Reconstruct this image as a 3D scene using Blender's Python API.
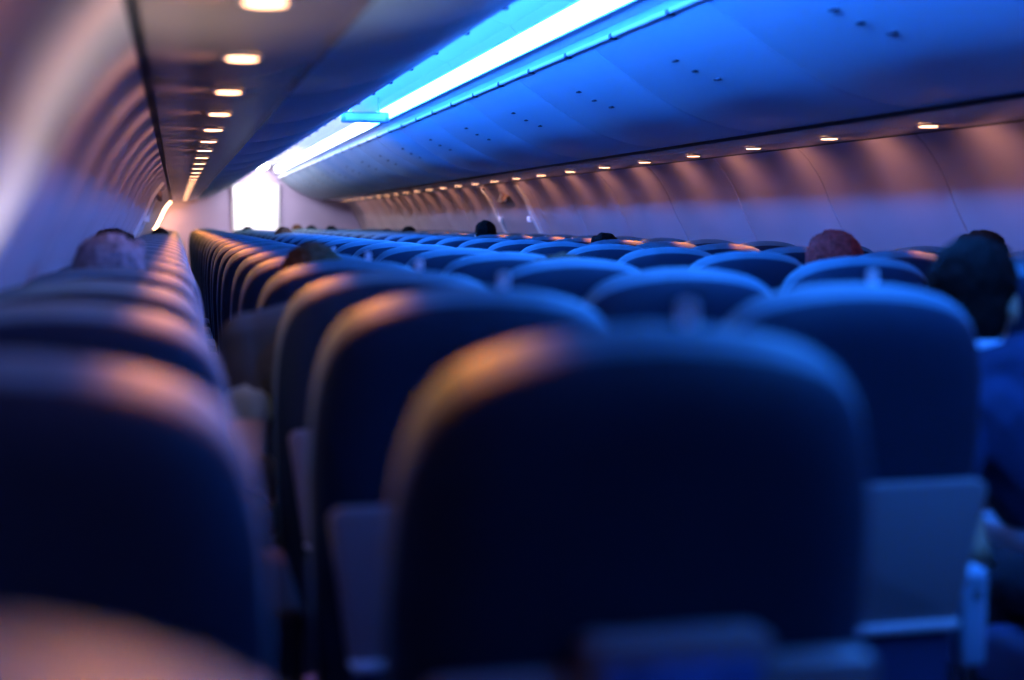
import bpy, bmesh, math, random
from mathutils import Vector, Matrix, noise

PI = math.pi
R = math.radians
random.seed(7)
for o in list(bpy.data.objects):
    bpy.data.objects.remove(o, do_unlink=True)
SC = bpy.context.scene
COL = SC.collection

# ------------------------------------------------------------------ camera
CAMX, CAMZ = -1.326, 1.247
cam_d = bpy.data.cameras.new('camera')
cam = bpy.data.objects.new('camera', cam_d)
COL.objects.link(cam)
cam.location = (CAMX, 0.0, CAMZ)
cam.rotation_euler = (R(90 - 4.74), 0, -math.atan2(335, 1422))
cam_d.sensor_width = 36.0
cam_d.lens = 50.0
cam_d.clip_start = 0.02
cam_d.dof.use_dof = True
cam_d.dof.focus_distance = 7.0
cam_d.dof.aperture_fstop = 1.6
SC.camera = cam

# ------------------------------------------------------------------ world, light, exposure
world = bpy.data.worlds.new('world')
SC.world = world
world.use_nodes = True
world.node_tree.nodes['Background'].inputs[0].default_value = (0.02, 0.04, 0.12, 1)
world.node_tree.nodes['Background'].inputs[1].default_value = 0.0
vs = SC.view_settings
vs.view_transform = 'Standard'
vs.look = 'None'
vs.exposure = 0.0
vs.gamma = 1.0
vs.use_curve_mapping = False
SC.cycles.max_bounces = 8
SC.cycles.diffuse_bounces = 4
SC.cycles.caustics_reflective = False
SC.cycles.caustics_refractive = False
SC.cycles.sample_clamp_indirect = 3.0

LED_COL, LED_STR = (0.030, 0.26, 1.30), 62.0          # blue cove strips along both sides of the aisle ceiling
SPOT_COL, SPOT_W = (1.0, 0.26, 0.028), 62.0            # reading lights
LENS_COL, LENS_STR = (1.0, 0.50, 0.26), 9.0
WASH_COL, WASH_W = (1.0, 0.45, 0.30), 3.2            # the outboard lamp of each reading light, aimed at the sidewall
FRONT_COL, FRONT_STR = (1.0, 0.90, 0.98), 36.0        # entry area at the front of the cabin
ADDED_COL, ADDED_STR = (1.0, 0.95, 0.90), 1.5      # unseen glowing slate, added for the pale band on the left wall

# ------------------------------------------------------------------ dimensions
P = 0.76                       # seat pitch
Y0 = 0.45                      # first row
NROW = 28
YEND = 23.5                    # front bulkhead
YBACK = -1.3
COLX = {'L': -1.487, 'M': -0.917, 'A': -0.336, 'B': 0.45, 'C': 0.975, 'D': 1.492}

# ------------------------------------------------------------------ materials
def mat(name, col, rough=0.5, spec=0.5, bump=0.0, bscale=200.0, var=0.0, vscale=6.0, emit=None, estr=0.0, coat=0.0, sheen=0.0):
    m = bpy.data.materials.new(name)
    m.use_nodes = True
    nt = m.node_tree
    b = nt.nodes['Principled BSDF']
    b.inputs['Base Color'].default_value = (*col, 1)
    b.inputs['Roughness'].default_value = rough
    b.inputs['Specular IOR Level'].default_value = spec
    if coat:
        b.inputs['Coat Weight'].default_value = coat
        b.inputs['Coat Roughness'].default_value = 0.25
    if sheen:
        b.inputs['Sheen Weight'].default_value = sheen
        b.inputs['Sheen Tint'].default_value = (*[min(1, c * 3 + .1) for c in col], 1)
    if emit:
        b.inputs['Emission Color'].default_value = (*emit, 1)
        b.inputs['Emission Strength'].default_value = estr
    if bump or var:
        tc = nt.nodes.new('ShaderNodeTexCoord')
    if bump:
        n = nt.nodes.new('ShaderNodeTexNoise')
        n.inputs['Scale'].default_value = bscale
        n.inputs['Detail'].default_value = 3
        bp = nt.nodes.new('ShaderNodeBump')
        bp.inputs['Strength'].default_value = bump
        bp.inputs['Distance'].default_value = 0.002
        nt.links.new(tc.outputs['Object'], n.inputs['Vector'])
        nt.links.new(n.outputs['Fac'], bp.inputs['Height'])
        nt.links.new(bp.outputs['Normal'], b.inputs['Normal'])
    if var:
        n2 = nt.nodes.new('ShaderNodeTexNoise')
        n2.inputs['Scale'].default_value = vscale
        r = nt.nodes.new('ShaderNodeValToRGB')
        r.color_ramp.elements[0].position = 0.3
        r.color_ramp.elements[1].position = 0.7
        r.color_ramp.elements[0].color = (*[c * (1 - var) for c in col], 1)
        r.color_ramp.elements[1].color = (*[min(1, c * (1 + var)) for c in col], 1)
        nt.links.new(tc.outputs['Object'], n2.inputs['Vector'])
        nt.links.new(n2.outputs['Fac'], r.inputs['Fac'])
        nt.links.new(r.outputs['Color'], b.inputs['Base Color'])
    return m

M = {}
M['leather'] = mat('navy_leather', (0.062, 0.122, 0.158), 0.55, 0.18, bump=0.15, bscale=260, var=0.12, vscale=9)
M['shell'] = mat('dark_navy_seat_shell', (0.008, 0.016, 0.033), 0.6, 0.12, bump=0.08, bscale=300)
M['grey_plastic'] = mat('grey_lavender_plastic', (0.15, 0.11, 0.125), 0.45, 0.5, bump=0.04)
M['pale_plastic'] = mat('pale_plastic', (0.62, 0.60, 0.66), 0.4)
M['pocket'] = mat('navy_pocket_fabric', (0.02, 0.03, 0.08), 0.8, 0.2, bump=0.3, bscale=400)
M['shaded_arm'] = mat('shade_black_armrest', (0.006, 0.007, 0.012), 0.7, 0.1)  # armrest copy painted black so the gap by the window seats looks shaded
M['placard'] = mat('blue_placard', (0.05, 0.11, 0.30), 0.3, 0.5, var=0.4, vscale=30)
M['cushion'] = mat('navy_cushion', (0.035, 0.055, 0.14), 0.6, 0.3, bump=0.2, bscale=260)
M['armrest'] = mat('blue_grey_armrest', (0.20, 0.26, 0.36), 0.45)
M['metal'] = mat('seat_leg_metal', (0.30, 0.31, 0.34), 0.35)
M['screw'] = mat('dark_screw', (0.05, 0.05, 0.06), 0.4)
M['tag'] = mat('pale_tag', (0.80, 0.66, 0.70), 0.6, 0.2)
M['wall'] = mat('sidewall_plastic', (0.43, 0.36, 0.37), 0.42, 0.5, bump=0.05, bscale=120, var=0.04, vscale=3)
M['wall_light'] = mat('light_sidewall_plastic', (0.80, 0.78, 0.76), 0.4, 0.5, bump=0.05, bscale=120)
M['psu'] = mat('service_panel_plastic', (0.28, 0.20, 0.17), 0.26, 0.5, bump=0.04, bscale=100, var=0.05, vscale=4)
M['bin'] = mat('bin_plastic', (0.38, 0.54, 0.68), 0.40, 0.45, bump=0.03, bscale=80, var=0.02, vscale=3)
M['ceil'] = mat('ceiling_plastic', (0.62, 0.63, 0.68), 0.45, 0.4, bump=0.03)
M['dark_seal'] = mat('dark_rubber_seal', (0.012, 0.012, 0.018), 0.6, 0.3)
M['gasket'] = mat('pale_gasket', (0.75, 0.78, 0.85), 0.35)
M['hinge'] = mat('dark_hinge', (0.03, 0.04, 0.07), 0.5)
M['bulk'] = mat('bulkhead_laminate', (0.50, 0.42, 0.60), 0.5, 0.4, bump=0.03, var=0.03, vscale=2)
M['carpet'] = mat('dark_carpet', (0.02, 0.022, 0.04), 0.95, 0.1, bump=0.6, bscale=500, var=0.4, vscale=60)
M['white'] = mat('white_paint', (0.82, 0.82, 0.82), 0.45)
M['led'] = mat('blue_white_strip_light', (0.2, 0.4, 0.8), 0.5, emit=LED_COL, estr=LED_STR)
M['led_mid'] = mat('pale_blue_strip_light', (0.4, 0.5, 0.8), 0.5, emit=(0.34, 0.48, 1.1), estr=38.0)
M['led_white'] = mat('white_strip_light', (0.8, 0.8, 0.9), 0.5, emit=(0.72, 0.74, 1.0), estr=34.0)
M['lens'] = mat('warm_lamp_lens', (0.9, 0.8, 0.7), 0.3, emit=LENS_COL, estr=LENS_STR)
M['bezel'] = mat('lamp_bezel', (0.35, 0.31, 0.33), 0.35)
M['front_lamp'] = mat('white_lamp_panel', (0.9, 0.9, 0.9), 0.4, emit=FRONT_COL, estr=FRONT_STR)
M['warm_lamp'] = mat('warm_lamp_panel', (0.9, 0.8, 0.7), 0.4, emit=(1.0, 0.48, 0.22), estr=42.0)
M['glow_face'] = mat('added_panel_glow', (0.9, 0.9, 0.9), 0.2, emit=ADDED_COL, estr=ADDED_STR)
M['sign_box'] = mat('blue_grey_sign_box', (0.12, 0.16, 0.28), 0.4)
M['skin_a'] = mat('skin_light', (0.72, 0.46, 0.35), 0.5, 0.4, bump=0.05, bscale=300, var=0.06, vscale=20)
M['skin_b'] = mat('skin_tan', (0.42, 0.22, 0.14), 0.5, 0.4, bump=0.05, bscale=300, var=0.06, vscale=20)
M['eye'] = mat('eye_white', (0.75, 0.73, 0.70), 0.2)
M['iris'] = mat('iris_dark', (0.03, 0.02, 0.015), 0.2)
M['lip'] = mat('lips', (0.45, 0.17, 0.15), 0.5)
def hairm(n, c): return mat(n, c, 0.75, 0.05, bump=0.8, bscale=180, var=0.35, vscale=60)
M['hair_black'] = hairm('hair_black', (0.005, 0.004, 0.004))
M['hair_brown'] = hairm('hair_brown', (0.10, 0.045, 0.022))
M['hair_red'] = hairm('hair_auburn', (0.36, 0.03, 0.025))
M['hair_grey'] = hairm('hair_grey', (0.17, 0.15, 0.17))
def cloth(n, c): return mat(n, c, 0.85, 0.15, bump=0.4, bscale=350, var=0.12, vscale=14)
M['shirt_grey'] = cloth('grey_cloth', (0.050, 0.056, 0.060))
M['shirt_blue'] = cloth('blue_cloth', (0.012, 0.024, 0.06))
M['shirt_dark'] = cloth('dark_cloth', (0.03, 0.03, 0.045))
M['shirt_olive'] = cloth('olive_cloth', (0.10, 0.10, 0.07))
M['cuff'] = cloth('mint_cuff', (0.38, 0.48, 0.42))
M['trousers'] = cloth('dark_trousers', (0.03, 0.035, 0.05))
M['shoe'] = mat('dark_shoe', (0.02, 0.018, 0.018), 0.4)
M['strap'] = mat('pale_blue_strap', (0.45, 0.60, 0.75), 0.6)

# ------------------------------------------------------------------ helpers
def link(o, parent=None):
    COL.objects.link(o)
    if parent is not None:
        o.parent = parent
    return o

def smooth(me, ang=None):
    for p in me.polygons:
        p.use_smooth = True
    if ang is not None:
        try:
            me.set_sharp_from_angle(angle=R(ang))
        except Exception:
            pass

def obj(name, bm, m, parent=None, sm=True, ang=40):
    me = bpy.data.meshes.new(name)
    bmesh.ops.recalc_face_normals(bm, faces=bm.faces)
    bm.to_mesh(me)
    bm.free()
    if sm:
        smooth(me, ang)
    for x in (m if isinstance(m, (list, tuple)) else [m]):
        me.materials.append(x)
    return link(bpy.data.objects.new(name, me), parent)

def tag(o, label, cat, group=None):
    o['label'] = label
    o['category'] = cat
    if group:
        o['group'] = group
    return o

def lower(o):
    o.scale = (1, 1, .988)      # the window seats stand a touch lower

def thing(name, label, cat, loc=(0, 0, 0), rz=0.0, group=None):
    o = bpy.data.objects.new(name, None)
    o.empty_display_size = 0.1
    link(o)
    o.location = loc
    o.rotation_euler = (0, 0, rz)
    return tag(o, label, cat, group)

def struct(o):
    o['kind'] = 'structure'
    return o

def dup(root, loc, label, group=None):
    r = root.copy()
    COL.objects.link(r)
    r.location = loc
    r['label'] = label
    if group:
        r['group'] = group
    for ch in list(root.children):
        c = ch.copy()
        COL.objects.link(c)
        c.parent = r
        for g in list(ch.children):
            d = g.copy()
            COL.objects.link(d)
            d.parent = c
    return r

def add_box(bm, c, s, bev=0.0, seg=2, rot=None):
    r = bmesh.ops.create_cube(bm, size=1.0)
    vs_ = r['verts']
    for v in vs_:
        v.co = Vector((v.co.x * s[0], v.co.y * s[1], v.co.z * s[2]))
    if bev > 0:
        es = list({e for v in vs_ for e in v.link_edges})
        q = bmesh.ops.bevel(bm, geom=es, offset=bev, segments=seg, affect='EDGES', profile=0.5)
        vs_ = list({v for f in q['faces'] for v in f.verts} | {v for v in vs_ if v.is_valid})
    for v in vs_:
        if rot is not None:
            v.co = rot @ v.co
        v.co += Vector(c)
    return vs_

def add_cyl(bm, c, r, h, axis='Z', seg=20, r2=None):
    q = bmesh.ops.create_cone(bm, cap_ends=True, segments=seg, radius1=r, radius2=r if r2 is None else r2, depth=h)
    m = {'Z': Matrix.Identity(3), 'X': Matrix.Rotation(PI / 2, 3, 'Y'), 'Y': Matrix.Rotation(-PI / 2, 3, 'X')}[axis]
    for v in q['verts']:
        v.co = m @ v.co + Vector(c)
    return q['verts']

def prism(bm, prof, y0, y1, closed=True):
    """profile of (x, z) swept along y"""
    a = [bm.verts.new((x, y0, z)) for x, z in prof]
    b = [bm.verts.new((x, y1, z)) for x, z in prof]
    n = len(prof)
    for i in range(n if closed else n - 1):
        j = (i + 1) % n
        bm.faces.new((a[i], a[j], b[j], b[i]))
    if closed:
        bm.faces.new(a)
        bm.faces.new(list(reversed(b)))

def spline(pts, per=5):
    out = []
    n = len(pts)
    for i in range(n - 1):
        p0 = Vector(pts[max(i - 1, 0)]); p1 = Vector(pts[i]); p2 = Vector(pts[i + 1]); p3 = Vector(pts[min(i + 2, n - 1)])
        for k in range(per):
            t = k / per
            q = 0.5 * ((2 * p1) + (-p0 + p2) * t + (2 * p0 - 5 * p1 + 4 * p2 - p3) * t * t + (-p0 + 3 * p1 - 3 * p2 + p3) * t ** 3)
            out.append(tuple(q))
    out.append(tuple(pts[-1]))
    return out

def band(prof, th):
    """closed profile: the open polyline prof plus its copy offset by th to its left"""
    n = len(prof)
    off = []
    for i in range(n):
        a = Vector(prof[max(i - 1, 0)]); b = Vector(prof[min(i + 1, n - 1)])
        d = (b - a).normalized()
        off.append((prof[i][0] - d.y * th, prof[i][1] + d.x * th))
    return list(prof) + list(reversed(off))

def mirror(prof):
    return [(-x, z) for x, z in prof]

ORD = ('first second third fourth fifth sixth seventh eighth ninth tenth eleventh twelfth thirteenth fourteenth fifteenth sixteenth '
       'seventeenth eighteenth nineteenth twentieth twenty-first twenty-second twenty-third twenty-fourth twenty-fifth twenty-sixth '
       'twenty-seventh twenty-eighth twenty-ninth thirtieth').split()

# ------------------------------------------------------------------ the cabin shell
bm = bmesh.new()
add_box(bm, (0, (YBACK + YEND + 3) / 2, -0.03), (3.6, YEND + 3 - YBACK, 0.06))
struct(obj('floor', bm, M['carpet'], sm=False))

WALLP = [(1.395, 1.578), (1.445, 1.53), (1.515, 1.43), (1.575, 1.30), (1.650, 1.16), (1.725, 1.00), (1.765, 0.82),
         (1.772, 0.60), (1.73, 0.30), (1.62, 0.0)]
WALLS = spline(WALLP, 4)
def wall_y(k): return 0.72 + 1.05 * k     # seams between the sidewall panels
SEAMS = [YBACK, -0.33] + [wall_y(k) for k in range(22)] + [YEND]
for side, sx in (('left', -1), ('right', 1)):
    prof = [(sx * x, z) for x, z in WALLS]
    bm = bmesh.new()
    for i in range(len(SEAMS) - 1):
        ya, yb = SEAMS[i] + 0.003, SEAMS[i + 1] - 0.003
        # each panel is a pressed shell whose edges roll back into the seam
        rows = []
        for y, off in ((ya, 0.010), (ya + 0.004, 0.003), (ya + 0.012, 0.0), (yb - 0.012, 0.0), (yb - 0.004, 0.003), (yb, 0.010)):
            rows.append([bm.verts.new((x + sx * off, y, z)) for x, z in prof])
        for a, b in zip(rows, rows[1:]):
            for q in range(len(prof) - 1):
                bm.faces.new((a[q], a[q + 1], b[q + 1], b[q]))
    mats = [M['wall'], M['wall_light']]
    w = struct(obj('wall_' + side, bm, mats, ang=35))
    # outer skin behind the seams
    bm = bmesh.new()
    prism(bm, band([(sx * (x + 0.014), z) for x, z in WALLS], 0.02 * sx), YBACK, YEND + 0.05)
    struct(obj('wall_%s_backing' % side, bm, M['dark_seal'], w, ang=35))

# passenger service rail under each bin: trim_1 left, trim_2 right
for i, sx in ((1, -1), (2, 1)):
    bm = bmesh.new()
    pts = spline([(1.032, 1.600), (1.10, 1.588), (1.20, 1.580), (1.30, 1.577), (1.375, 1.580)], 3)
    prism(bm, band([(sx * x, z) for x, z in pts], 0.012 * sx), YBACK, YEND)
    struct(obj('trim_%d' % i, bm, M['psu'], ang=35))
    bm = bmesh.new()
    prism(bm, [(sx * 1.380, 1.578), (sx * 1.406, 1.576), (sx * 1.406, 1.592), (sx * 1.380, 1.592)], YBACK, YEND)
    struct(obj('trim_%d' % (i + 2), bm, M['dark_seal'], sm=False))

# aisle ceiling: flat crown, lit slopes each side
bm = bmesh.new()
crown = [(-0.30, 1.99), (-0.235, 2.02), (-0.15, 2.125), (-0.06, 2.15), (0.06, 2.15), (0.15, 2.125), (0.235, 2.02), (0.30, 1.99)]
ys = [YBACK + 1.52 * k for k in range(16)] + [YEND]
for a, b in zip(ys, ys[1:]):
    prism(bm, band(crown, 0.02), a + 0.004, b - 0.004)
struct(obj('ceiling', bm, M['ceil'], ang=25))
bm = bmesh.new()
add_box(bm, (0, (YBACK + YEND) / 2, 2.20), (3.2, YEND - YBACK, 0.04))
struct(obj('ceiling_backing', bm, M['dark_seal'], sm=False))

# blue strip lights lying in the cove on each side of the crown
for side, sx in (('left', -1), ('right', 1)):
    for j, (ya, yb) in enumerate(((0.0, 5.98), (6.0, 11.48), (11.5, 16.98), (17.0, 22.3))):
        t = thing('strip_light', 'blue-white strip light in the %s ceiling cove, %s length from the camera' % (side, ORD[j]), 'light',
                  (sx * 0.205, ya, 2.0), group='cove strip lights')
        d = Vector((0.085 * -sx, 0.105)); d.normalize()
        nrm = Vector((-sx * d.y, -abs(d.x)))
        bm = bmesh.new()
        p0 = Vector((sx * 0.232, 2.016)); p1 = p0 + d * 0.085
        lens = [tuple(p0 + nrm * 0.006), tuple(p0 + nrm * 0.013 + d * 0.012), tuple(p1 + nrm * 0.013 - d * 0.012), tuple(p1 + nrm * 0.006)]
        prism(bm, [(x - sx * 0.205, z - 2.0) for x, z in lens], 0, yb - ya)
        obj('diffuser', bm, M[('led', 'led', 'led_mid', 'led_white')[j]], t, sm=False)
        bm = bmesh.new()
        hs = [tuple(p0 - d * 0.006), tuple(p0 - d * 0.006 + nrm * 0.006), tuple(p1 + d * 0.006 + nrm * 0.006), tuple(p1 + d * 0.006)]
        prism(bm, [(x - sx * 0.205, z - 2.0) for x, z in hs], -0.01, yb - ya + 0.01)
        obj('housing', bm, M['white'], t, sm=False)

# ------------------------------------------------------------------ front bulkhead, doorway and the bright entry behind it
DX0, DX1, DZ = -0.42, 0.30, 1.83
bm = bmesh.new()
add_box(bm, ((-1.8 + DX0) / 2, YEND + 0.02, 1.1), (DX0 + 1.8, 0.04, 2.2))
add_box(bm, ((1.8 + DX1) / 2, YEND + 0.02, 1.1), (1.8 - DX1, 0.04, 2.2))
add_box(bm, ((DX0 + DX1) / 2, YEND + 0.02, (DZ + 2.2) / 2), (DX1 - DX0, 0.04, 2.2 - DZ))
struct(obj('wall_front', bm, M['bulk'], sm=False))
bm = bmesh.new()
for x in (DX0, DX1):
    add_box(bm, (x, YEND - 0.01, DZ / 2), (0.05, 0.10, DZ), 0.008)
add_box(bm, ((DX0 + DX1) / 2, YEND - 0.01, DZ + 0.01), (DX1 - DX0 + 0.05, 0.10, 0.05), 0.008)
d = struct(obj('door_1', bm, M['white'], sm=False))
bm = bmesh.new()                                             # leaf swung open into the entry
add_box(bm, (DX1 - 0.045, YEND + 0.40, DZ / 2 - 0.01), (0.03, 0.66, DZ - 0.06), 0.006)
lf = struct(obj('door_leaf', bm, M['white'], d, sm=False))
bm = bmesh.new()
add_box(bm, (DX1 - 0.075, YEND + 0.66, 0.98), (0.035, 0.10, 0.025), 0.006)
struct(obj('door_handle', bm, M['metal'], lf))
bm = bmesh.new()                                             # entry room
add_box(bm, (0, YEND + 1.62, 1.1), (3.4, 0.04, 2.2))
add_box(bm, (-1.2, YEND + 0.85, 1.1), (0.04, 1.5, 2.2))
add_box(bm, (1.2, YEND + 0.85, 1.1), (0.04, 1.5, 2.2))
add_box(bm, (0, YEND + 0.85, 2.2), (2.6, 1.5, 0.04))
struct(obj('wall_entry', bm, M['white'], sm=False))
bm = bmesh.new()
add_box(bm, (0, 0, 0), (0.9, 0.9, 0.03), 0.006)
t = thing('entry_ceiling_light', 'bright white ceiling light in the entry behind the front doorway', 'light', (-0.06, YEND + 0.8, 2.15))
obj('diffuser', bm, M['front_lamp'], t)
bm = bmesh.new()
for x, y, a, b in ((0, .47, .98, .04), (0, -.47, .98, .04), (.47, 0, .04, .9), (-.47, 0, .04, .9)):
    add_box(bm, (x, y, 0.005), (a, b, 0.04), 0.004)
obj('frame', bm, M['white'], t)
# white ceiling light just inside the bulkhead
t = thing('ceiling_light', 'white ceiling light over the aisle end, just before the front doorway', 'light', (-0.02, YEND - 0.62, 2.10))
bm = bmesh.new(); add_box(bm, (0, 0, 0), (0.20, 0.9, 0.024), 0.006)
obj('diffuser', bm, M['front_lamp'], t)
bm = bmesh.new()
for x in (-.115, .115):
    add_box(bm, (x, 0, 0.006), (0.03, 0.96, 0.034), 0.004)
obj('frame', bm, M['white'], t)
# slim warm strip light down the end of the left wall, by the bulkhead
t = thing('corner_strip_light', 'slim warm strip light down the left wall where it meets the front bulkhead', 'light', (0, YEND - 0.25, 0))
cw = [(-(x - 0.02), z) for x, z in WALLS if 0.9 < z < 1.57]
bm = bmesh.new(); prism(bm, band(cw, -0.012), -0.03, 0.03)
obj('diffuser', bm, M['warm_lamp'], t)
bm = bmesh.new(); prism(bm, band([(-(x - 0.006), z) for x, z in WALLS if 0.9 < z < 1.57], -0.012), -0.05, 0.05)
obj('housing', bm, M['white'], t)
# rear closure behind the viewer
bm = bmesh.new()
add_box(bm, (0, YBACK - 0.03, 1.1), (3.6, 0.05, 2.3))
struct(obj('wall_rear', bm, M['dark_seal'], sm=False))

# ------------------------------------------------------------------ overhead bins
BINP = [(0.281, 1.944), (0.36, 1.885), (0.50, 1.79), (0.68, 1.69), (0.86, 1.632), (1.014, 1.612)]
BINS = spline(BINP, 4)
BL = 1.27
def make_bin(sx, label):
    t = thing('overhead_bin', label, 'overhead bin', group='overhead bins on the %s' % ('left' if sx < 0 else 'right'))
    body = [(sx * (x + 0.012), z + 0.010) for x, z in BINS] + [(sx * 1.02, 1.70), (sx * 1.30, 1.95), (sx * 1.20, 2.12), (sx * 0.33, 2.12), (sx * 0.305, 2.0)]
    bm = bmesh.new(); prism(bm, body, 0.003, BL - 0.003)
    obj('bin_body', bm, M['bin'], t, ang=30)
    # door skin: curved, edges rolled in at the joints
    bm = bmesh.new()
    rows = []
    for y, off in ((0.004, 0.012), (0.006, 0.004), (0.014, 0.0), (BL - 0.014, 0.0), (BL - 0.006, 0.004), (BL - 0.004, 0.012)):
        rows.append([bm.verts.new((sx * (x + 0.6 * off), y, z + 0.8 * off)) for x, z in BINS])
    for a, b in zip(rows, rows[1:]):
        for q in range(len(BINS) - 1):
            bm.faces.new((a[q], a[q + 1], b[q + 1], b[q]))
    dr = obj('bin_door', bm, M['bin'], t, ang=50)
    # latch paddle on the door's lower curve
    bm = bmesh.new()
    for q, (y, x, z, w) in enumerate(((BL / 2 + .06, 0.44, 1.826, .05), (BL / 2 + .02, 0.50, 1.786, .04), (BL / 2 - .05, 0.56, 1.753, .06))):
        bm = bmesh.new(); add_box(bm, (sx * x, y, z), (0.020, w * .8, 0.008), 0.004, 2, None)
        obj('latch', bm, M['hinge'], dr) if sx > 0 else bm.free()
    bm = bmesh.new()
    prof = [(sx * (0.281 + 0.010 * math.cos(a)), 1.944 + 0.010 * math.sin(a)) for a in [2 * PI * k / 8 for k in range(8)]]
    prism(bm, prof, 0.004, BL - 0.004)
    obj('gasket', bm, M['gasket'], t)
    for y in (BL * .25, BL * .75):
        bm = bmesh.new(); add_box(bm, (sx * 0.285, y, 1.940), (0.036, 0.03, 0.022), 0.005)
        obj('hinge', bm, M['hinge'], t)
    bm = bmesh.new()
    prism(bm, [(sx * 1.012, 1.598), (sx * 1.034, 1.598), (sx * 1.034, 1.614), (sx * 1.012, 1.614)], 0, BL)
    obj('edge_seal', bm, M['dark_seal' if sx > 0 else 'psu'], t, sm=False)
    return t
NB = 19
for side, sx in (('left', -1), ('right', 1)):
    lab = lambda k: 'pale curved overhead bin along the %s side, %s bin from the camera' % (side, ORD[k])
    first = make_bin(sx, lab(0))
    yb0 = -0.855
    first.location = (0, yb0, 0)
    for k in range(1, NB):
        y = yb0 + k * BL
        if y + BL > YEND - 0.15: break
        dup(first, (0, y, 0), lab(k))

# ------------------------------------------------------------------ reading lights
def make_reader(label, grp, sx):
    t = thing('reading_light', label, 'light', group=grp)
    bm = bmesh.new()
    q = bmesh.ops.create_circle(bm, cap_ends=False, segments=28, radius=0.040)
    e0 = q['verts']
    ring = [(0.040, 0.004), (0.038, -0.004), (0.033, -0.004), (0.030, 0.001), (0.030, 0.006)]
    bmesh.ops.delete(bm, geom=e0, context='VERTS')
    rows = [[bm.verts.new((r * math.cos(2 * PI * i / 28), r * math.sin(2 * PI * i / 28), z)) for i in range(28)] for r, z in ring]
    for a, b in zip(rows, rows[1:]):
        for i in range(28):
            bm.faces.new((a[i], a[(i + 1) % 28], b[(i + 1) % 28], b[i]))
    obj('bezel', bm, M['bezel'], t)
    bm = bmesh.new(); add_cyl(bm, (0, 0, -0.001), 0.031, 0.008, seg=24)
    obj('lens', bm, M['lens'], t, sm=False)
    # two narrow beams, one for the seat on either side of the fixture
    for ang in (-11, 10):
        L = bpy.data.lights.new('reading_lamp', 'SPOT')
        L.energy = SPOT_W; L.color = SPOT_COL; L.spot_size = R(29); L.spot_blend = 0.8; L.shadow_soft_size = 0.02
        lo = bpy.data.objects.new('reading_lamp', L); link(lo, t); lo.location = (0, 0, -0.020)
        d_ = Vector((-sx * math.tan(R(ang)), -math.tan(R(25)), -1))
        lo.rotation_euler = d_.to_track_quat('-Z', 'Y').to_euler()
    L = bpy.data.lights.new('wall_lamp', 'SPOT')
    L.energy = WASH_W; L.color = WASH_COL; L.spot_size = R(150); L.spot_blend = 1.0; L.shadow_soft_size = 0.02
    lo = bpy.data.objects.new('wall_lamp', L); link(lo, t); lo.location = (sx * .01, 0, -0.020); lo.rotation_euler = (0, sx * R(-52), 0)
    return t
for side, sx, k0 in (('left', -1, -1), ('right', 1, 2)):
    grp = 'reading lights on the %s' % side
    first = None
    for k in range(k0, NROW + 1):
        y = 0.66 + P * k
        if y > YEND - 0.5: break
        lab = ('round warm reading light in the %s overhead panel, behind the camera' % side) if k < 0 else \
              'round warm reading light in the %s overhead panel, above the %s seat row' % (side, ORD[k])
        loc = (sx * 1.19, y, 1.577)
        if first is None:
            first = make_reader(lab, grp, sx); first.location = loc
        else:
            dup(first, loc, lab)

# ------------------------------------------------------------------ exit sign box, overwing exits
t = thing('exit_sign_box', 'blue-grey sign box hanging across the aisle ceiling under the strip lights', 'sign', (0.0, 10.2, 1.99))
bm = bmesh.new(); add_box(bm, (0, 0, 0), (0.34, 0.07, 0.075), 0.010)
obj('housing', bm, M['sign_box'], t)
bm = bmesh.new()
for x in (-.1, .1):
    add_cyl(bm, (x, 0, 0.09), 0.008, 0.11, seg=10)
obj('hanger', bm, M['metal'], t)
bm = bmesh.new(); add_box(bm, (0, -0.037, 0), (0.28, 0.006, 0.05), 0.002)
obj('face', bm, mat('sign_face', (0.30, 0.36, 0.5), 0.3), t)

def wall_at(z):
    for (x0, z0), (x1, z1) in zip(WALLS, WALLS[1:]):
        if z1 <= z <= z0:
            return x0 + (x1 - x0) * (z0 - z) / (z0 - z1)
    return 1.6
for n, sx, side in ((2, -1, 'left'), (3, 1, 'right')):
    seg = [(x, z) for x, z in WALLS if 0.5 < z < 1.56]
    bm = bmesh.new()
    prism(bm, band([(sx * (x - 0.014), z) for x, z in seg], 0.012 * sx), 11.55, 12.75)
    dd = struct(obj('door_%d' % n, bm, M['wall'], ang=35))
    bm = bmesh.new()
    for y in (11.50, 12.80):
        prism(bm, band([(sx * (x - 0.028), z) for x, z in seg], 0.024 * sx), y - 0.05, y + 0.05)
    struct(obj('door_frame', bm, M['wall_light'], dd, ang=35))
    bm = bmesh.new()
    x = wall_at(1.46) - 0.03
    add_box(bm, (sx * x, 12.15, 1.46), (0.03, 0.34, 0.09), 0.012, 2, Matrix.Rotation(sx * R(28), 3, 'Y'))
    add_cyl(bm, (sx * (x - 0.02), 12.15, 1.46), 0.045, 0.03, 'X', 20)
    struct(obj('door_handle', bm, M['psu'], dd))
    for y in (11.6, 12.7):
        bm = bmesh.new()
        x = wall_at(1.28) - 0.028
        add_box(bm, (sx * x, y, 1.27), (0.02, 0.12, 0.05), 0.006)
        struct(obj('door_placard', bm, M['white'], dd))

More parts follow.
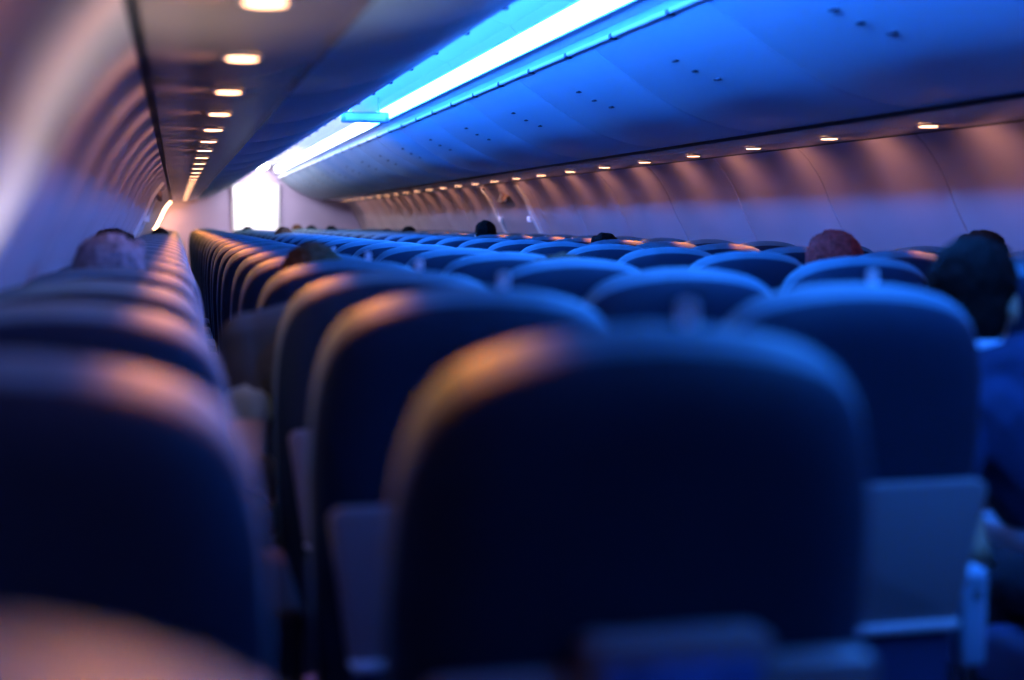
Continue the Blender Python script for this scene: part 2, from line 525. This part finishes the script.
# ------------------------------------------------------------------ seats
def halfw(z):
    tab = [(0.42, 0.195), (0.55, 0.210), (0.70, 0.220), (0.85, 0.2255), (0.95, 0.2245), (1.02, 0.218)]
    for (a, wa), (b, wb) in zip(tab, tab[1:]):
        if a <= z <= b:
            t = (z - a) / (b - a)
            return wa + (wb - wa) * t
    return tab[-1][1] if z > 1 else tab[0][1]
ZT = 0.026                     # the crown of the backrest stands at 1.13 + ZT
def lean(z): return (1.156 - z) * 0.155
def back_outline():
    right = [(halfw(z) + .011, z + (ZT if z > .7 else 0)) for z in (0.44, 0.50, 0.58, 0.66, 0.74, 0.82, 0.87)]
    right += [(x, 1.13 + ZT - d) for x, d in ((0.2345, .222), (0.2320, .180), (0.2280, .142), (0.2215, .108), (0.2125, .080), (0.2010, .0585), (0.1860, .0415),
                                              (0.1670, .0285), (0.1430, .0185), (0.1120, .0105), (0.0760, .0048), (0.0380, .0012))]
    top = [(0.0, 1.130 + ZT)]
    left = [(-x, z) for x, z in reversed(right)]
    bot = [(-0.17, 0.425), (-0.09, 0.42), (0.0, 0.42), (0.09, 0.42), (0.17, 0.425)]
    return right + top + left + bot
def inset(out, d):
    n = len(out); r = []
    for i in range(n):
        a = Vector(out[i - 1]); b = Vector(out[i]); c = Vector(out[(i + 1) % n])
        t = (c - a).normalized()
        r.append((b.x - t.y * d, b.y + t.x * d))
    return r
def shrink(out, d):
    return [(x * (1 - d / .2365), .79 + (z - .79) * (1 - d / .366)) for x, z in out]
def pillow(bm, out, rings, shear=True, ins=None):
    rows = []
    for d, y in rings:
        rows.append([bm.verts.new((x, y + (lean(z) if shear else 0), z)) for x, z in (ins or inset)(out, d)])
    n = len(out)
    for a, b in zip(rows, rows[1:]):
        for i in range(n):
            bm.faces.new((a[i], a[(i + 1) % n], b[(i + 1) % n], b[i]))
    bm.faces.new(rows[0]); bm.faces.new(list(reversed(rows[-1])))
BACK_RINGS = [(0.095, -0.0640), (0.074, -0.0630), (0.054, -0.0590), (0.036, -0.0515), (0.021, -0.0405), (0.010, -0.027), (0.003, -0.013), (0.0, 0.0),
              (0.003, 0.013), (0.010, 0.027), (0.021, 0.039), (0.036, 0.048), (0.058, 0.053), (0.095, 0.055)]
def bm_back():
    bm = bmesh.new(); pillow(bm, back_outline(), BACK_RINGS, ins=shrink); return bm
def leather_y(x, z, out):
    """depth of the upholstery's rear face at (x, z)"""
    def inside(px, pz):
        c = False
        for i in range(len(out)):
            (x0, z0), (x1, z1) = out[i - 1], out[i]
            if (z0 > pz) != (z1 > pz) and px < (x1 - x0) * (pz - z0) / (z1 - z0) + x0:
                c = not c
        return c
    lo_, hi_ = 0.0, 0.2
    for _ in range(22):
        d = (lo_ + hi_) / 2
        if inside(x / (1 - d / .2365), .79 + (z - .79) / (1 - d / .366)): lo_ = d
        else: hi_ = d
    d = lo_
    aft = [r for r in BACK_RINGS if r[1] <= 0][::-1]
    for (d0, y0), (d1, y1) in zip(aft, aft[1:]):
        if d0 <= d <= d1:
            return y0 + (y1 - y0) * (d - d0) / (d1 - d0)
    return aft[-1][1]
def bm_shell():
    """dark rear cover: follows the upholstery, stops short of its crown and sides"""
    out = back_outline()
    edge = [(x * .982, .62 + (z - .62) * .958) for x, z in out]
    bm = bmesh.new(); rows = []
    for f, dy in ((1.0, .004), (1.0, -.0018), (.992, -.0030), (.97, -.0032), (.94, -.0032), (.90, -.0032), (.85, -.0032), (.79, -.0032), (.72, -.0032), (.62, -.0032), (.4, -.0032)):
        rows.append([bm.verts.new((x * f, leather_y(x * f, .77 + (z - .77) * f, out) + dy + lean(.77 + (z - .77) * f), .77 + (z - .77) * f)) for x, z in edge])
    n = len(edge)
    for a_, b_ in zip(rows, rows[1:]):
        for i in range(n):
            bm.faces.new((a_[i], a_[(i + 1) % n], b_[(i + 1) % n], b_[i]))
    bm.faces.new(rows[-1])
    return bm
def panel_outline(z0, z1, w0, w1, r=0.02):
    pts = []
    for cx, cz, a0 in ((w1 - r, z1 - r, 0), (-(w1 - r), z1 - r, 90), (-(w0 - r), z0 + r, 180), (w0 - r, z0 + r, 270)):
        for k in range(5):
            a = R(a0 + 22.5 * k)
            pts.append((cx + r * math.cos(a), cz + r * math.sin(a)))
    return pts
def bm_panel(z0, z1, w0, w1, y0, y1, r=0.02, e=0.006, dx=0.0):
    bm = bmesh.new()
    pillow(bm, [(x + dx, z) for x, z in panel_outline(z0, z1, w0, w1, r)], [(e, y0), (e * .3, y0 + e * .3), (0, y0 + e), (0, y1 - e), (e, y1)])
    return bm
def bm_cushion():
    bm = bmesh.new(); add_box(bm, (0, 0.34, 0.375), (0.44, 0.46, 0.13), 0.035, 4); return bm
def bm_leg(y):
    bm = bmesh.new()
    add_box(bm, (0, y, 0.16), (0.045, 0.035, 0.30), 0.006)
    add_box(bm, (0, y, 0.010), (0.07, 0.09, 0.02), 0.004)
    return bm
def bm_armrest(x):
    bm = bmesh.new()
    add_box(bm, (x, 0.27, 0.665), (0.052, 0.42, 0.045), 0.014, 3)      # pad
    add_box(bm, (x, 0.11, 0.60), (0.046, 0.10, 0.15), 0.010, 2)         # deep rear housing
    return bm

def make_seat(name, label, cat, parts, extra_right, am='armrest'):
    t = thing(name, label, cat)
    obj('backrest', bm_back(), M['leather'], t, ang=60)
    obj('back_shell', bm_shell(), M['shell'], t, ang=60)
    tr = obj('tray_table', bm_panel(0.625, 0.855, 0.185, 0.212, -0.101, -0.062, 0.018, 0.010), M['grey_plastic'], t)
    obj('tray_lip', bm_panel(0.617, 0.632, 0.180, 0.184, -0.109, -0.078, 0.006, 0.004), M['pale_plastic'], tr)
    if parts:
        pf = obj('placard_frame', bm_panel(0.74, 0.888, 0.088, 0.086, -0.117, -0.068, 0.012, 0.006, 0.012), M['grey_plastic'], t)
        obj('placard', bm_panel(0.75, 0.868, 0.074, 0.072, -0.121, -0.113, 0.006, 0.002, 0.012), M['placard'], pf)
    if 1:
        obj('literature_pocket', bm_panel(0.40, 0.605, 0.175, 0.185, -0.094, -0.062, 0.02, 0.010), M['pocket'], t)
    obj('seat_cushion', bm_cushion(), M['cushion'], t)
    if am: obj('armrest', bm_armrest(-0.262), M[am], t)
    if extra_right:
        a = obj('armrest', bm_armrest(0.262), M['armrest'], t)
        bm = bmesh.new(); add_cyl(bm, (0.262, 0.058, 0.645), 0.008, 0.006, 'Y', 12)
        obj('screw', bm, M['screw'], a)
    for y in (0.20, 0.50):
        obj('leg', bm_leg(y), M['metal'], t)
    return t
def add_tag(t, dx):
    bm = bmesh.new()
    add_box(bm, (dx, 0.030, 1.157), (0.014, 0.005, 0.032), 0.002)
    return obj('headrest_tag', bm, M['tag'], t)
def make_far_seat(name, label, cat):
    t = thing(name, label, cat)
    bm = bm_back()
    for src in (bm_cushion(), bm_leg(0.2), bm_leg(0.5)):
        me = bpy.data.meshes.new('tmp'); src.to_mesh(me); src.free(); bm.from_mesh(me); bpy.data.meshes.remove(me)
    obj('seat_body', bm, M['leather'], t, ang=60)
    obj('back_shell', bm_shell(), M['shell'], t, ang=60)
    obj('tray_table', bm_panel(0.625, 0.855, 0.185, 0.212, -0.101, -0.062, 0.018, 0.010), M['grey_plastic'], t)
    return t

COLN = {'L': 'window seat against the left wall', 'M': 'middle seat of the left block', 'A': 'aisle seat of the left block',
        'B': 'aisle seat of the right block', 'C': 'middle seat of the right block', 'D': 'window seat against the right wall'}
KINDN = {'L': 'window_seat', 'M': 'middle_seat', 'A': 'aisle_seat', 'B': 'aisle_seat', 'C': 'middle_seat', 'D': 'window_seat'}
FIRSTROW = {'L': 0, 'M': 1, 'A': 2, 'B': 2, 'C': 3, 'D': 4}
FAR = 11
rng = random.Random(3)
for c in 'LMABCD':
    near = far = None
    for k in range(FIRSTROW[c], NROW):
        lab = 'navy leather %s, %s row from the camera' % (COLN[c], ORD[k])
        grp = {'L': 'left window seats', 'M': 'left middle seats', 'A': 'left aisle seats', 'B': 'right aisle seats', 'C': 'right middle seats', 'D': 'right window seats'}[c]
        jx = rng.uniform(-.006, .006); jy = rng.uniform(-.02, .02)
        if k < 3: jx = jy = 0
        if k == 0: jy = -0.045
        loc = (COLX[c] + jx, Y0 + P * k + jy, 0)
        if k < FAR:
            tags = c in 'MA' and k < (6 if c == 'M' else 3)
            if near is None or (near_tags and not tags):
                near_tags = tags
                near = make_seat(KINDN[c], lab, 'airplane seat', c in 'MC', c == 'A', None if c == 'L' else 'shaded_arm' if c == 'M' else 'armrest')
                if tags:
                    add_tag(near, 0.05)
                if c == 'L': lower(near)
                near.location = loc; near['group'] = grp
            else:
                dup(near, loc, lab, grp)
        else:
            if far is None:
                far = make_far_seat(KINDN[c], lab, 'airplane seat'); far.scale = (1, 1, .988 if c == 'L' else 1); far.location = loc; far['group'] = grp
            else:
                dup(far, loc, lab, grp)

# unseen glowing slate and tray, added to throw the pale band on wall and bin
tx, ty = COLX['L'], Y0 + P * 3
t = thing('added_tray', 'added open tray behind the fourth left window seat, unseen, holding the glowing slate', 'tray', (tx, ty, 0))
bm = bmesh.new(); add_box(bm, (0, -0.36, 0.700), (0.40, 0.27, 0.018), 0.006, 2)
obj('tray_top', bm, M['grey_plastic'], t)
for x in (-0.185, 0.185):
    bm = bmesh.new(); add_box(bm, (x, -0.16, 0.695), (0.018, 0.20, 0.022), 0.004)
    obj('arm', bm, M['metal'], t)
t = thing('added_panel', 'unseen glowing slate between left seat rows, added to light wall and bin', 'added_panel', (tx - .02, ty - 0.37, 0.7095))
bm = bmesh.new(); add_box(bm, (0, 0, 0.004), (0.26, 0.185, 0.008), 0.003, 2)
obj('case', bm, M['dark_seal'], t)
bm = bmesh.new(); add_box(bm, (0, 0, 0.0085), (0.24, 0.165, 0.002))
obj('glow_face', bm, M['glow_face'], t, sm=False)
L = bpy.data.lights.new('band_lamp', 'AREA')                # added lamp, spread narrowed to light wall and bin but spare the seats
L.shape = 'RECTANGLE'; L.size = 0.24; L.size_y = 0.165; L.energy = 2.6; L.color = ADDED_COL; L.spread = R(90)
lo = bpy.data.objects.new('band_lamp', L); link(lo, t); lo.location = (0, 0, 0.011); lo.rotation_euler = (PI, 0, 0)

# ------------------------------------------------------------------ people
def ball(bm, c, r, sub=2, rot=None):
    q = bmesh.ops.create_icosphere(bm, subdivisions=sub, radius=1.0)
    r = (r, r, r) if not isinstance(r, (tuple, list)) else r
    for v in q['verts']:
        p = Vector((v.co.x * r[0], v.co.y * r[1], v.co.z * r[2]))
        if rot is not None: p = rot @ p
        v.co = p + Vector(c)
def limb(bm, a, b, ra, rb, seg=12):
    """tapered capsule"""
    a = Vector(a); b = Vector(b)
    d = b - a; L = d.length
    if L < 1e-5: return ball(bm, a, ra)
    q = d.to_track_quat('Z', 'Y').to_matrix()
    rows = []
    for t, s in ((-1, .0), (-.92, .39), (-.7, .71), (-.38, .92), (0, 1)):
        rows.append((a, t * ra, s * ra))
    for t, s in ((0, 1), (.38, .92), (.7, .71), (.92, .39), (1, .0)):
        rows.append((b, t * rb, s * rb))
    vr = []
    for i, (o, h, r) in enumerate(rows):
        if r < 1e-6:
            vr.append([bm.verts.new(o + q @ Vector((0, 0, h)))])
        else:
            vr.append([bm.verts.new(o + q @ Vector((r * math.cos(2 * PI * k / seg), r * math.sin(2 * PI * k / seg), h))) for k in range(seg)])
    for x, y in zip(vr, vr[1:]):
        for k in range(seg):
            j = (k + 1) % seg
            if len(x) == 1: bm.faces.new((x[0], y[j], y[k]))
            elif len(y) == 1: bm.faces.new((x[k], x[j], y[0]))
            else: bm.faces.new((x[k], x[j], y[j], y[k]))
def chain(bm, pts, rad):
    for i in range(len(pts) - 1):
        limb(bm, pts[i], pts[i + 1], rad[i], rad[i + 1])
def fuse(name, bm, m, parent, voxel, it=4, fac=0.5):
    bmesh.ops.recalc_face_normals(bm, faces=bm.faces)
    me = bpy.data.meshes.new(name); bm.to_mesh(me); bm.free()
    o = bpy.data.objects.new(name, me); COL.objects.link(o)
    md = o.modifiers.new('r', 'REMESH'); md.mode = 'VOXEL'; md.voxel_size = voxel
    if it:
        ms = o.modifiers.new('s', 'SMOOTH'); ms.factor = fac; ms.iterations = it
    dg = bpy.context.evaluated_depsgraph_get()
    nm = bpy.data.meshes.new_from_object(o.evaluated_get(dg))
    o.modifiers.clear(); o.data = nm; nm.name = name
    bpy.data.meshes.remove(me)
    nm.materials.clear(); nm.materials.append(m)
    smooth(nm)
    if parent is not None: o.parent = parent
    return o

def hand(bm, w, fwd, up, s=1.0, curl=0.35, thumb=1):
    """palm, four jointed fingers and a thumb; w wrist, fwd along the hand, up = back of the hand"""
    w = Vector(w); f = Vector(fwd).normalized(); u = Vector(up); u = (u - f * u.dot(f)).normalized(); l = f.cross(u) * thumb
    limb(bm, w, w + f * .03 * s, .026 * s, .027 * s)
    for k in range(4):
        o = (k - 1.5) * .019 * s
        limb(bm, w + f * .015 * s + l * o * .6, w + f * .085 * s + l * o, .015 * s, .0125 * s)
    for k, ln in enumerate((.070, .080, .075, .058)):
        o = (1.5 - k) * .0195 * s
        p = w + f * .090 * s + l * o
        d = (f + l * (1.5 - k) * .06).normalized(); a = curl * (0.6 + .12 * k)
        r = .0088 * s
        for seg_ in (.45, .32, .23):
            d = (d * math.cos(a) - u * math.sin(a)).normalized()
            q = p + d * ln * seg_ * s
            limb(bm, p, q, r, r * .92, 10); p = q; r *= .92
    p = w + f * .028 * s + l * .026 * s - u * .006 * s
    d = (f * .75 + l * .62 - u * .2).normalized()
    for ln, r in ((.038, .0125), (.030, .0105), (.024, .0092)):
        q = p + d * ln * s; limb(bm, p, q, r * s, r * .9 * s, 10); p = q
        d = (d + f * .25 - l * .12 - u * .1).normalized()

SKINS = {'a': 'skin_a', 'b': 'skin_b'}
def person(label, loc, hair='hair_black', shirt='shirt_dark', skin='a', head=(0, .17, 1.105), yaw=0.0, tilt=0.0, style='short',
           larm=None, lelbow=None, lfwd=None, lup=None, short_sleeve=False, cuff=False, strap=False, drop=.265, vox=0.0065, group=None, hair_scale=1.0, rz=0.0, lean_x=None):
    t = thing('person', label, 'person', loc, rz, group)
    hx, hy, hz = head
    sh = Vector(((hx * .62) if lean_x is None else lean_x, hy * .6 + .10, hz - drop))      # shoulder centre
    hip = Vector((0, .27, .535))
    mid = hip.lerp(sh, .5) + Vector((0, .02, 0))
    neck = Vector((hx * .9, hy * .9 + .015, hz - .16))
    sL, sR = sh + Vector((-.172, 0, -.01)), sh + Vector((.172, 0, -.01))
    kL, kR = Vector((-.105, .66, .52)), Vector((.105, .66, .52))
    aL, aR = Vector((-.11, .66, .10)), Vector((.11, .66, .10))
    eR = sR + Vector((.035, .09, -.25)); wR = Vector((.10, .47, .615))
    eL = Vector(lelbow) if lelbow else sL + Vector((-.035, .09, -.25))
    wL = Vector(larm) if larm else Vector((-.10, .47, .615))
    fL = Vector(lfwd) if lfwd else Vector((.15, 1, -.05)); uL = Vector(lup) if lup else Vector((0, 0, 1))
    rotm = Matrix.Rotation(yaw, 3, 'Z') @ Matrix.Rotation(tilt, 3, 'Y')
    H = Vector(head)
    def hp(p): return H + rotm @ Vector(p)
    def torso(bm, g):
        limb(bm, hip + Vector((-.085, 0, 0)), hip + Vector((.085, 0, 0)), .115 + g, .115 + g)
        for s in (-1, 1):
            limb(bm, hip + Vector((s * .07, 0, .03)), mid + Vector((s * .06, 0, 0)), .105 + g, .105 + g)
            limb(bm, mid + Vector((s * .06, 0, 0)), sh + Vector((s * .075, .0, -.07)), .105 + g, .10 + g)
            limb(bm, sh + Vector((s * .03, 0, .015)), sh + Vector((s * .165, 0, -.015)), .058 + g, .055 + g)
        limb(bm, sh + Vector((0, .0, .0)), sh.lerp(neck, .55), .075 + g, .050 + g)
    bm = bmesh.new()
    torso(bm, 0)
    limb(bm, sh, neck, .062, .052); limb(bm, neck, hp((0, .0, -.06)), .053, .055)
    # head: skull, face, jaw, nose, brow, ears, lips
    ball(bm, hp((0, -.012, .022)), (.074, .090, .088), 3, rotm)
    ball(bm, hp((0, .018, -.030)), (.062, .070, .085), 3, rotm)
    ball(bm, hp((0, .048, -.082)), (.036, .034, .030), 2, rotm)
    limb(bm, hp((0, .080, .012)), hp((0, .098, -.026)), .009, .013)
    for s in (-1, 1):
        ball(bm, hp((s * .011, .090, -.030)), .009, 2)
        limb(bm, hp((s * .012, .076, .020)), hp((s * .046, .062, .020)), .010, .009)
        ball(bm, hp((s * .042, .056, -.030)), (.020, .018, .020), 2, rotm)
        ball(bm, hp((s * .076, -.010, -.012)), (.009, .018, .031), 2, rotm)
        limb(bm, hp((s * .003, .084, -.059)), hp((s * .018, .076, -.060)), .0075, .005)
    # legs
    for k_, a_, s in ((kL, aL, -1), (kR, aR, 1)):
        chain(bm, [hip + Vector((s * .085, .02, .0)), hip.lerp(k_, .5) + Vector((s * .045, 0, .01)), k_, k_.lerp(a_, .35) + Vector((0, -.015, 0)), a_], [.090, .082, .058, .056, .036])
        chain(bm, [a_, a_ + Vector((0, .06, -.045)), a_ + Vector((0, .15, -.070))], [.036, .034, .024])
        limb(bm, a_ + Vector((0, -.035, -.065)), a_ + Vector((0, .1, -.068)), .030, .030)
    # arms
    for s_, e_, w_ in ((sL, eL, wL), (sR, eR, wR)):
        chain(bm, [s_, s_.lerp(e_, .45), e_, e_.lerp(w_, .3), w_], [.052, .047, .039, .040, .026])
    hand(bm, wR, (-.15, 1, -.08), (0, 0, 1), 1, .3, -1)
    hand(bm, wL, fL, uL, 1, .4, 1)
    b = fuse('body', bm, M[SKINS[skin]], t, vox, 3)
    # eyes
    for s in (-1, 1):
        bm = bmesh.new(); ball(bm, hp((s * .031, .0665, .001)), .0125, 2)
        e = obj('eye', bm, M['eye'], t, ang=None)
        bm = bmesh.new(); ball(bm, hp((s * .031, .0760, .001)), .0058, 2)
        obj('iris', bm, M['iris'], e, ang=None)
    bm = bmesh.new()
    limb(bm, hp((-.020, .0815, -.060)), hp((0, .0875, -.0595)), .0045, .007); limb(bm, hp((0, .0875, -.0595)), hp((.020, .0815, -.060)), .007, .0045)
    obj('lips', bm, M['lip'], t, ang=None)
    # hair: tufted cap over crown and back of the skull
    bm = bmesh.new()
    g = hair_scale
    ball(bm, hp((0, -.020, .036)), (.081 * g, .094 * g, .088 * g), 4, rotm)
    ball(bm, hp((0, -.050, -.018)), (.076 * g, .064 * g, .078 * g), 3, rotm)
    limb(bm, hp((-.032, .042, .084)), hp((.032, .044, .084)), .026 * g, .024 * g)
    if style == 'long':
        for k in range(7):
            a = R(200 + 140 * k / 6)
            x, y = .07 * math.cos(a), .07 * math.sin(a) - .01
            chain(bm, [hp((x, y, .0)), hp((x * 1.1, y * 1.05 - .005, -.10)), hp((x * 1.15, y * .9, -.19))], [.030, .028, .012])
    hr = fuse('hair', bm, M[hair], t, .006, 2)
    rr = random.Random(sum(map(ord, label)) % 999)
    ox = Vector((rr.random() * 9, rr.random() * 9, 0))
    inv = rotm.inverted()
    for v in hr.data.vertices:
        q = inv @ (v.co - H)
        d = v.normal
        n = noise.noise((v.co + ox) * 38) * .006 + noise.noise((v.co + ox) * 95) * .004
        if q.y > .045 and q.z < .062:
            v.co -= rotm @ Vector((0, .03, 0))     # hairline
        else:
            v.co += d * n
    # clothes
    bm = bmesh.new()
    torso(bm, .009)
    for s_, e_, w_ in ((sL, eL, wL), (sR, eR, wR)):
        if short_sleeve:
            chain(bm, [s_, s_.lerp(e_, .30), s_.lerp(e_, .50)], [.062, .060, .058])
        else:
            chain(bm, [s_, s_.lerp(e_, .45), e_, e_.lerp(w_, .3), e_.lerp(w_, .84)], [.061, .057, .050, .050, .036])
    sx_ = fuse('shirt', bm, M[shirt], t, vox + .002, 2)
    for v in sx_.data.vertices:
        v.co += v.normal * (noise.noise(v.co * 16) * .006)
    if cuff:
        bm = bmesh.new(); limb(bm, sL.lerp(eL, .51), sL.lerp(eL, .56), .0590, .0565)
        obj('cuff', bm, M['cuff'], sx_)
    if strap:
        for s in (-1, 1):
            bm = bmesh.new()
            add_box(bm, sh + Vector((s * .085, -.005, .066)), (.105, .045, .014), .004)
            obj('shoulder_strap', bm, M['strap'], sx_)
    bm = bmesh.new()
    limb(bm, hip + Vector((-.085, .01, -.008)), hip + Vector((.085, .01, -.008)), .122, .122)
    for k_, a_, s in ((kL, aL, -1), (kR, aR, 1)):
        chain(bm, [hip + Vector((s * .085, .02, 0)), hip.lerp(k_, .5) + Vector((s * .045, 0, .01)), k_, k_.lerp(a_, .35) + Vector((0, -.015, 0)), a_ + Vector((0, 0, .03))], [.100, .092, .069, .068, .055])
    fuse('trousers', bm, M['trousers'], t, .010, 2)
    for a_ in (aL, aR):
        bm = bmesh.new()
        chain(bm, [a_ + Vector((0, -.035, -.055)), a_ + Vector((0, .06, -.050)), a_ + Vector((0, .155, -.062))], [.043, .042, .034])
        for v in bm.verts: v.co.z = max(v.co.z, .002)
        obj('shoe', bm, M['shoe'], t)
    return t

def seat_at(c, k, dy=0.0): return (COLX[c], Y0 + P * k + dy, 0)
def ztop(z): return z - .118          # head centre height for a crown at z
PEOPLE = [
    # column, row, crown height, head dx, kwargs
    ('L', 4, 1.215, .01, dict(label='grey-haired person in the left window seats, head above the fifth row', hair='hair_grey', shirt='shirt_dark', yaw=R(-40))),
    ('L', 6, 1.220, -.05, dict(label='black-haired person in the left window seats, beyond the grey-haired head', yaw=R(-20))),
    ('L', 17, 1.190, .02, dict(label='dark-haired person far down the left window seats, near the bulkhead glow')),
    ('M', 3, 1.14, .05, dict(label='person in grey short-sleeved shirt, bare arm hanging between window and middle seats', hair='hair_brown', shirt='shirt_grey', lean_x=-.10, drop=.01,
                             lelbow=(-.280, .13, .775), larm=(-.20, .36, .66), lfwd=(.4, 1, -.1), lup=(0, 0, 1), cuff=True, short_sleeve=True)),
    ('M', 4, 1.190, -.07, dict(label='brown-haired person in the middle seats, hair above the fifth row seat top', hair='hair_brown', shirt='shirt_olive')),
    ('A', 4, 1.158, .00, dict(label='brown-haired person facing the left windows, head low above fifth row aisle seat', hair='hair_brown', yaw=R(75), shirt='shirt_olive')),
    ('A', 16, 1.20, -.06, dict(label='dark-haired person whose head shows before the bright doorway, right of centre', hair='hair_brown')),
    ('A', 24, 1.19, -.08, dict(label='small dark head before the left edge of the bright doorway')),
    ('B', 26, 1.21, -.10, dict(label='brown-haired head just right of the bright doorway', hair='hair_brown')),
    ('B', 25, 1.20, .03, dict(label='black-haired head between two others right of the doorway')),
    ('B', 22, 1.20, .06, dict(label='black-haired head, third one right of the doorway along the bulkhead')),
    ('C', 20, 1.17, .00, dict(label='low black-haired head just left of the lit wall column, far right block')),
    ('C', 18, 1.20, .00, dict(label='black-haired head in right block, before the blue wall past the exit')),
    ('C', 13, 1.255, -.03, dict(label='tall black-haired head beside the right emergency exit')),
    ('C', 9, 1.185, -.02, dict(label='black-haired head low behind orange-lit seats, right block tenth row')),
    ('C', 5, 1.205, -.14, dict(label='auburn bushy-haired person in the right block, sixth row', hair='hair_red', hair_scale=1.14)),
    ('D', 5, 1.215, -.10, dict(label='black-haired person in the right window seats, sixth row')),
]
for c, k, top, dx, kw in PEOPLE:
    kw = dict(kw)
    lab = kw.pop('label')
    far_ = k > 8
    if c in 'LD': kw.setdefault('lean_x', .03 if c == 'L' else -.03)
    person(lab, seat_at(c, k), head=(dx, .20, ztop(top)), vox=.009 if far_ else .0055, group='passengers', **kw)
person('dark-haired person in a blue short-sleeved shirt leaning into the aisle at right', seat_at('B', 2), hair='hair_black', shirt='shirt_blue', skin='b',
       head=(-.30, .46, ztop(1.215)), lean_x=-.25, drop=.14, yaw=R(-45), short_sleeve=True, strap=True, lelbow=(-.44, .24, .68), larm=(-.30, .42, .60), vox=.0055, group='passengers')
